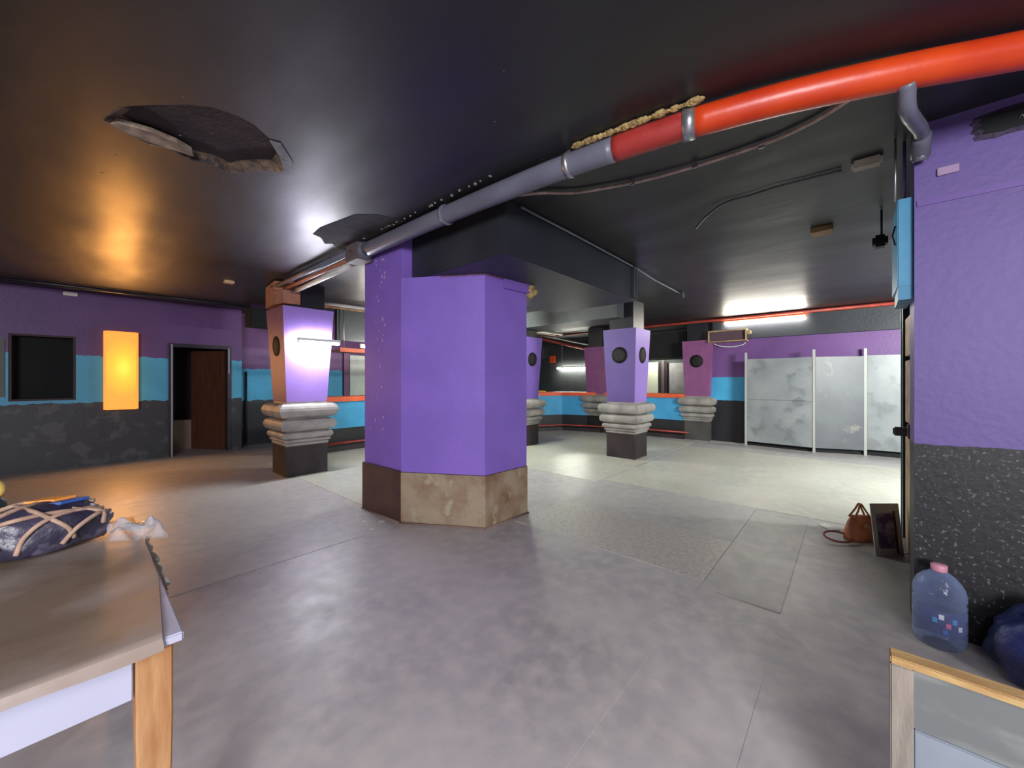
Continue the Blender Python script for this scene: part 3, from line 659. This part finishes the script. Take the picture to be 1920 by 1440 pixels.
# ---------------------------------------------------------------- cables and small things on the ceiling
CC = thing('ceiling_cable', 'pinkish cable clipped across the ceiling below the orange pipe', 'cable', (2.6,1.0,2.9))
pts = spline([(2.32,2.02,2.93),(2.42,1.82,2.925),(2.59,1.62,2.925),(2.70,1.35,2.925),(2.77,1.12,2.925),(2.83,.75,2.93),(2.84,.39,2.93),(2.80,.2,2.93),(2.74,.08,2.93),(2.60,-.12,2.93)], 6)
bb = BM(); tube(bb, pts, .012, 8); obj('cable', bb, mat('pink_cable', (190,164,156), .5, (140,124,120), 20), CC)
for (x, y) in ((2.74,1.22),(2.80,.80),(2.84,.42)):
    bb = BM(); box(bb, (x-.006,y-.016,2.906), (x+.006,y+.016,CEIL)); obj('clip', bb, M_steel, CC)
bb = BM(); tube(bb, spline([(3.79,1.08,2.86),(3.68,.96,2.90),(3.57,.79,2.93),(3.56,.60,2.93),(3.54,.45,2.93),(3.56,.25,2.935),(3.57,.05,2.935)], 6), .009, 8)
single('loose_cable', bb, mat('dark_cable', (50,52,56), .4), 'dark loose cable curving over the ceiling right of the middle', 'cable')
bb = BM(); box(bb, (4.77,.13,2.90), (4.93,.30,CEIL), .004); single('wood_block', bb, mat('ply', (150,120,80), .7, (130,100,66), 8), 'small square of bare plywood fixed to the black ceiling', 'wood block')
bb = BM(); box(bb, (3.50,-.16,2.90), (3.60,.0,CEIL), .015); single('ceiling_box', bb, mat('dusty_white', (168,160,146), .6), 'small rounded off-white fitting on the ceiling near the right wall', 'fitting')
bb = BM(); box(bb, (4.60,-.24,2.62), (4.72,-.14,2.72), .02); tube(bb, [(4.66,-.20,2.70),(4.66,-.20,2.945)], .008, 6); single('ceiling_sensor', bb, M_dark, 'small dark sensor on a stem near the blue box', 'sensor')
bb = BM(); box(bb, (-.14,9.70,2.86), (.02,9.75,2.92), .006); single('emergency_light', bb, M_white, 'small white emergency fitting at the top of the left wall', 'lamp')
bb = BM(); box(bb, (1.46,6.95,2.91), (1.58,7.05,CEIL), .006); single('ceiling_fitting', bb, mat('cream_fit', (214,180,140), .5), 'small cream fitting on the ceiling left of the left column', 'fitting')
bb = BM(); tube(bb, [(-1.2,9.1,2.91),(.04,9.05,2.91),(2.3,8.9,2.91)], .03, 8); single('ceiling_conduit', bb, M_black, 'dark conduit crossing the ceiling in front of the left wall', 'pipe')
bb = BM(); tube(bb, [(2.52,10.16,0.05),(2.52,10.16,1.65)], .02, 8); single('wall_pipe', bb, M_dark, 'thin dark upright pipe on the recessed left wall', 'pipe')

# ---------------------------------------------------------------- table
M_tw = mat('white_table_paint', (176,178,198), .35, (170,172,192), 3)
TB = thing('table', 'white topped table with pine legs in the left foreground', 'table', (-.6,2.0,0))
x0, x1, y0, y1 = -1.5, .20, 1.40, 2.74
bb = BM(); box(bb, (x0,y0,.725), (x1,y1,.75), .004); obj('tabletop', bb, M_tw, TB)
bb = BM(); box(bb, (x0+.06,y0+.035,.60), (x1-.10,y0+.055,.725), .002); obj('apron', bb, M_tw, TB)
bb = BM(); box(bb, (x0+.06,y1-.055,.60), (x1-.10,y1-.035,.725), .002); obj('apron', bb, M_tw, TB)
bb = BM(); box(bb, (x1-.055,y0+.10,.60), (x1-.035,y1-.10,.725), .002); obj('apron', bb, M_tw, TB)
bb = BM(); box(bb, (x0+.035,y0+.10,.60), (x0+.055,y1-.10,.725), .002); obj('apron', bb, M_tw, TB)
for (x, y) in ((x1-.095,y0+.02),(x0+.02,y0+.02),(x1-.095,y1-.095),(x0+.02,y1-.095)):
    bb = BM(); sq(bb, [(.030,0),(.0375,.5),(.0375,.725)], (x+.0375,y+.0375), corner=.004); obj('leg', bb, M_wood, TB)
# brown sheet draped over it
bb = BM(); random.seed(4)
nx, ny = 40, 34; g = []
for i in range(nx+1):
    row = []
    for j in range(ny+1):
        u, v = i/nx, j/ny
        y = y0-.006+(y1-y0+.03)*v
        xe = .155+.04*min(1,v*3) if v < .34 else .195-.0*(v)
        x = x0+(xe-x0)*u; z = .7535+.004*noise.noise(Vector((x*4,y*5,0)))+.003*abs(noise.noise(Vector((x*2+5,y*9,3))))
        if abs(y-1.66-.06*x) < .02: z += .003
        row.append(bb.verts.new((x,y,z)))
    g.append(row)
lip = [[bb.verts.new((g[i][0].co.x+.003*math.sin(i), y0-.010-.002*k, .7535-.014*(k+1)-.004*math.sin(i*.7))) for k in range(2)] for i in range(nx+1)]
for i in range(nx):
    for j in range(ny): bb.faces.new((g[i][j],g[i+1][j],g[i+1][j+1],g[i][j+1])).smooth = True
    bb.faces.new((g[i][0],lip[i][0],lip[i+1][0],g[i+1][0])); bb.faces.new((lip[i][0],lip[i][1],lip[i+1][1],lip[i+1][0]))
single('table_cover', bb, mat('brown_sheet', (156,144,138), .42, (124,108,92), 2.4, 4, .4, .62, bump=.05, rvar=.08), 'dusty brown sheet covering the white table', 'cover')
# tied bundle
def blob(c, rx, ry, rz, amp, f, seed, sub=4, flat=True):
    bb = BM(); bmesh.ops.create_icosphere(bb, subdivisions=sub, radius=1)
    for v in bb.verts:
        n = v.co.normalized(); k = 1+amp*noise.noise(n*f+Vector((seed,0,0)))+amp*.4*abs(noise.noise(n*f*2.7+Vector((0,seed,0))))
        p = Vector((n.x*rx*k, n.y*ry*k, n.z*rz*k))
        if flat and p.z < -rz*.55: p.z = -rz*.55+(p.z+rz*.55)*.05
        v.co = p+Vector(c)
    for f_ in bb.faces: f_.smooth = True
    return bb
BG = thing('tied_bundle', 'dark plastic bundle tied with tan cord on the table', 'bundle', (-.12,2.45,.755))
bc = (-.11,2.50,.83)
o = obj('wrapped_body', blob(bc, .21,.13,.115, .18, 1.9, 3.1), mat('dark_plastic', (66,62,84), .35, (40,38,56), 6, 6, bump=.5, bscale=18, col3=(104,98,118), s3=8), BG)
M_cord = mat('tan_cord', (186,156,136), .7, (150,124,108), 20)
def on_blob(lon, lat, k=1.04):
    n = Vector((math.cos(lat)*math.cos(lon), math.cos(lat)*math.sin(lon), math.sin(lat)))
    q = 1+.18*noise.noise(n*1.9+Vector((3.1,0,0)))+.072*abs(noise.noise(n*1.9*2.7+Vector((0,3.1,0))))
    return Vector(bc)+Vector((n.x*.21*q*k, n.y*.13*q*k, max(n.z*.115*q*k, -.065)))
Rg = math.radians
for path_ in ([(-170,10),(-140,24),(-110,38),(-80,46),(-50,44),(-20,30)], [(-60,-10),(-66,12),(-75,34),(-90,54),(120,60)], [(-120,-14),(-122,10),(-128,36),(-150,60),(140,50)],
              [(-150,5),(-120,14),(-112,-8)], [(-40,50),(-30,26),(-26,2)], [(170,40),(120,62),(60,62),(10,44)], [(-100,-18),(-96,8),(-84,30),(-60,42),(-10,36)], [(-160,-5),(-140,30),(-120,60),(60,70)], [(-70,-16),(-60,8),(-38,24),(-5,20)]):
    bb = BM(); tube(bb, spline([on_blob(Rg(a), Rg(c_)) for a, c_ in path_], 6), .0085, 8); obj('cord', bb, M_cord, BG)
bb = BM(); tube(bb, spline([on_blob(Rg(-170),Rg(10)), (-.42,2.36,.80), (-.46,2.25,.775), (-.48,2.16,.77)], 6), .012, 8); obj('cord', bb, M_cord, BG)
bb = BM(); prism(bb, [(-.14,2.52),(-.06,2.48),(.0,2.51),(-.07,2.55)], .948, .958); obj('printed_patch', bb, mat('orange_print', (230,150,70), .5), BG)['label'] = 'orange printed patch'
bb = BM(); prism(bb, [(-.15,2.50),(-.04,2.46),(.04,2.49),(.0,2.53)], .936, .947); obj('printed_patch', bb, mat('blue_print', (40,80,150), .5), BG)['label'] = 'blue printed patch'
def film(name, pts_fn, m, label, cat, n=22):
    bb = BM(); g = [[bb.verts.new(pts_fn(i/n, j/n)) for j in range(n+1)] for i in range(n+1)]
    for i in range(n):
        for j in range(n): bb.faces.new((g[i][j],g[i+1][j],g[i+1][j+1],g[i][j+1]))
    return single(name, bb, m, label, cat)
def clear(name, col, alpha, rough=.15):
    m = mat(name, col, rough, bump=.6, bscale=14); b_ = m.node_tree.nodes['Principled BSDF']; b_.inputs['Alpha'].default_value = alpha; return m
film('plastic_film', lambda u, v: (.09+.17*u, 2.30+.30*v-.12*u, .764+.05*abs(noise.noise(Vector((u*4,v*4,1))))*2*(1-abs(2*v-1))+.03*math.sin(u*9)*math.sin(v*7)**2+.02), clear('clear_film', (190,192,200), .45), 'crumpled clear plastic film beside the tied bundle', 'plastic film')
film('hanging_film', lambda u, v: (.206+.02*abs(noise.noise(Vector((u*5,v*4,6)))), 1.78+.62*u, .752-.13*v*(1-.45*abs(2*u-1))), clear('grey_film', (120,128,124), .85, .3), 'grey plastic film hanging over the right edge of the table', 'plastic film')
EB = thing('dark_sack', 'dark green sack with a yellow tie behind the tied bundle on the table', 'sack', (-.37,2.70,.755))
obj('sack_body', blob((-.385,2.70,.87), .19,.09,.19, .2, 2.2, 8.2), mat('green_sack', (44,50,48), .5, (30,34,36), 6, bump=.4), EB)
bb = BM(); tube(bb, spline([(-.33,2.66,.98),(-.23,2.66,1.03),(-.21,2.66,.98),(-.30,2.65,.95)],6), .014, 8); obj('tie', bb, mat('yellow_tie', (190,160,80), .6), EB)

# ---------------------------------------------------------------- framed board, right foreground
FB = thing('framed_board', 'upright wood framed board with grey panel in the right foreground', 'board', (1.5,-.65,0))
X = 1.47
bb = BM(); box(bb, (X,-1.5,.680), (X+.05,-.08,.700), .003); obj('top_rail', bb, M_woodc, FB)
for y in (-.125, -1.5):
    bb = BM(); box(bb, (X,y,0), (X+.045,y+.045,.680), .003); obj('stile', bb, M_woodp, FB)
bb = BM(); box(bb, (X+.016,-1.455,.52), (X+.030,-.125,.680)); obj('grey_panel', bb, mat('grey_painted', (100,104,104), .5, (128,132,130), 7, 5, .5, .62, stretch=(1,.35,1)), FB)
bb = BM(); box(bb, (X+.006,-1.455,.37), (X+.034,-.125,.52), .003); obj('lower_rail', bb, mat('pale_blue_rail', (132,141,152), .45, (120,128,138), 4), FB)
bb = BM(); box(bb, (X+.016,-1.455,.06), (X+.030,-.125,.37)); obj('lower_panel', bb, mat('beige_panel', (150,142,134), .5, (134,128,122), 4), FB)
bb = BM(); tube(bb, [(X+.008,-.140,.06),(X+.008,-.140,.37)], .004, 6); obj('brown_cord', bb, mat('brown_line', (110,64,48), .6), FB)

# ---------------------------------------------------------------- water bottle
WB = thing('water_bottle', 'large clear water jug standing at the foot of the right wall', 'bottle', (3.155,-.365,0.0)); WB.scale = (.73,.73,.88)
def glassy(name, col, alpha, rough=.08):
    m = mat(name, col, rough); b_ = m.node_tree.nodes['Principled BSDF']; b_.inputs['Alpha'].default_value = alpha; b_.inputs['Specular IOR Level'].default_value = .9
    return m
def pet(name):
    m = bpy.data.materials.new(name); m.use_nodes = True; nt = m.node_tree; nt.nodes.remove(nt.nodes['Principled BSDF'])
    tr = nd(nt,'ShaderNodeBsdfTransparent'); tr.inputs[0].default_value = (.80,.85,.95,1)
    gl = nd(nt,'ShaderNodeBsdfPrincipled'); gl.inputs['Base Color'].default_value = (.30,.38,.62,1); gl.inputs['Roughness'].default_value = .12; gl.inputs['Specular IOR Level'].default_value = 1
    lw = nd(nt,'ShaderNodeLayerWeight'); lw.inputs[0].default_value = .35
    r = nd(nt,'ShaderNodeMapRange'); r.inputs[3].default_value = .16; r.inputs[4].default_value = .8; nt.links.new(lw.outputs['Facing'], r.inputs[0])
    tc = nd(nt,'ShaderNodeTexCoord'); n = nd(nt,'ShaderNodeTexNoise'); n.inputs['Scale'].default_value = 28; nt.links.new(tc.outputs['Object'], n.inputs['Vector'])
    bp = nd(nt,'ShaderNodeBump'); bp.inputs['Strength'].default_value = .5; bp.inputs['Distance'].default_value = .01; nt.links.new(n.outputs[0], bp.inputs['Height']); nt.links.new(bp.outputs[0], gl.inputs['Normal'])
    mx = nd(nt,'ShaderNodeMixShader'); nt.links.new(r.outputs[0], mx.inputs[0]); nt.links.new(tr.outputs[0], mx.inputs[1]); nt.links.new(gl.outputs[0], mx.inputs[2])
    nt.links.new(mx.outputs[0], nt.nodes['Material Output'].inputs[0]); return m
prof = [(.09,.0),(.125,.012),(.14,.04)]
z = .05
for k in range(3): prof += [(.143,z),(.143,z+.045),(.133,z+.055),(.143,z+.065)]; z += .07
prof += [(.143,.27),(.134,.285),(.143,.30),(.143,.335),(.136,.36),(.118,.395),(.09,.425),(.055,.448),(.036,.458),(.034,.475)]
bb = BM(); lathe(bb, prof, 32); bmesh.ops.delete(bb, geom=[f for f in bb.faces if len(f.verts) > 4 and f.calc_center_median().z > .4], context='FACES')
o = obj('bottle_body', bb, pet('clear_pet'), WB, True)
bb = BM(); lathe(bb, [(.042,.455),(.045,.462),(.045,.492),(.040,.497),(.0,.498)], 24); obj('cap', bb, mat('pink_cap', (190,130,150), .5), WB, True)
bb = BM()
n = 18
va = [[bb.verts.new((.1455*math.cos(a), .1455*math.sin(a), z)) for a in [math.radians(120+130*k/n) for k in range(n+1)]] for z in (.10,.25)]
for k in range(n): bb.faces.new((va[0][k],va[0][k+1],va[1][k+1],va[1][k]))
obj('label_band', bb, glassy('label_film', (110,120,180), .35, .3), WB, True)
for k, (a, z, col) in enumerate([(165,.19,(90,150,210)),(178,.215,(200,206,226)),(192,.17,(180,110,150)),(205,.20,(90,140,200)),(218,.16,(190,196,220)),(186,.13,(80,110,180))]):
    bb = BM(); a = math.radians(a); r = .147
    q = [bb.verts.new((r*math.cos(a+da), r*math.sin(a+da), z+dz)) for da, dz in ((-.09,-.015),(.09,-.015),(.09,.015),(-.09,.015))]; bb.faces.new(q)
    obj('label_print', bb, mat('print', col, .4), WB, True)

# ---------------------------------------------------------------- floor items at the right
HB = thing('handbag', 'brown leather handbag standing on the floor near the right wall', 'handbag', (4.73,-.06,.003), math.radians(-48))
M_leather = mat('brown_leather', (186,112,76), .5, (150,86,60), 8, bump=.3, bscale=30)
bb = BM(); 
prof = [(.125,0),(.13,.03),(.125,.10),(.105,.17),(.075,.22)]
rings = []
for h, z in prof:
    w = .07*(1-z/.30); rings.append([bb.verts.new((h*math.copysign(abs(math.cos(a))**.5, math.cos(a)), w*math.copysign(abs(math.sin(a))**.7, math.sin(a)), z)) for a in [2*math.pi*k/20 for k in range(20)]])
for a, c_ in zip(rings, rings[1:]):
    for k in range(20): bb.faces.new((a[k],a[(k+1)%20],c_[(k+1)%20],c_[k])).smooth = True
bb.faces.new(rings[0][::-1]); bb.faces.new(rings[-1])
obj('bag_body', bb, M_leather, HB, True)
for s in (-.03,.03):
    bb = BM(); tube(bb, spline([(-.075,s,.20),(-.03,s*.6,.27),(.0,s*.3,.325),(.035,s*.6,.27),(.075,s,.20)], 6), .008, 8); obj('handle', bb, M_leather, HB, True)
bb = BM(); lathe(bb, [(.0,0),(.03,.004),(.03,.008),(.0,.012)], 14); bmesh.ops.transform(bb, matrix=Matrix.Translation((.0,-.062,.14)) @ Matrix.Rotation(math.pi/2,4,'X'), verts=bb.verts); obj('clasp', bb, mat('tan_clasp', (170,120,90), .4), HB, True)
bb = BM(); pts = [(-.22+.11*math.cos(a), -.02+.08*math.sin(a), .035+.018*math.sin(a)) for a in [2*math.pi*k/24 for k in range(25)]]
tube(bb, pts, .009, 8); obj('shoulder_strap', bb, mat('red_brown_strap', (128,66,58), .5), HB, True)
for pts, lab in (([(4.60,-.36),(4.80,-.22),(4.72,-.16),(4.52,-.26)], 'white sheet of paper lying right of the brown handbag'), ([(4.90,.08),(5.02,.2),(4.94,.25),(4.82,.15)], 'white scrap of paper left of the brown handbag')):
    bb = BM(); prism(bb, pts, .004, .008); single('paper_sheet', bb, M_white, lab, 'paper')
# small painted board leaning in the reveal
SB = thing('painted_board', 'small grey board with a purple smear leaning by the door frame', 'board', (4.55,-.25,0))
def lean(bb): bmesh.ops.transform(bb, matrix=Matrix.Translation((4.46,-.245,0)) @ Matrix.Rotation(math.radians(-48),4,'Z') @ Matrix.Rotation(math.radians(-7),4,'X'), verts=bb.verts)
bb = BM(); box(bb, (-.12,0,.0), (.12,.012,.42), .003); lean(bb); obj('board', bb, mat('grey_card', (190,188,186), .6, (170,168,170), 6), SB)
bb = BM(); box(bb, (-.085,-.004,.06), (.055,.0,.34)); lean(bb); obj('purple_smear', bb, mat('smear', (96,72,108), .5, (160,154,166), 9, 5, .45, .58), SB)
bb = BM(); box(bb, (.06,-.005,.02), (.075,.0,.36)); lean(bb); obj('dark_strip', bb, M_brown, SB)
# blue sack and pale scrap at the right wall
obj_ = single('blue_sack', blob((3.03,-.76,.14), .22,.24,.22, .22, 2.0, 5.5), mat('blue_plastic', (26,40,104), .5, (18,22,60), 4, 5, bump=.4), 'crumpled dark blue sack at the foot of the right purple wall', 'sack')
bb = BM(); prism(bb, [(3.02,-.69),(2.92,-.76),(2.94,-.94),(3.05,-.96)], .385, .395); single('card_scrap', bb, mat('card', (176,166,136), .7), 'pale card scrap lying on the blue sack at the right edge', 'card')
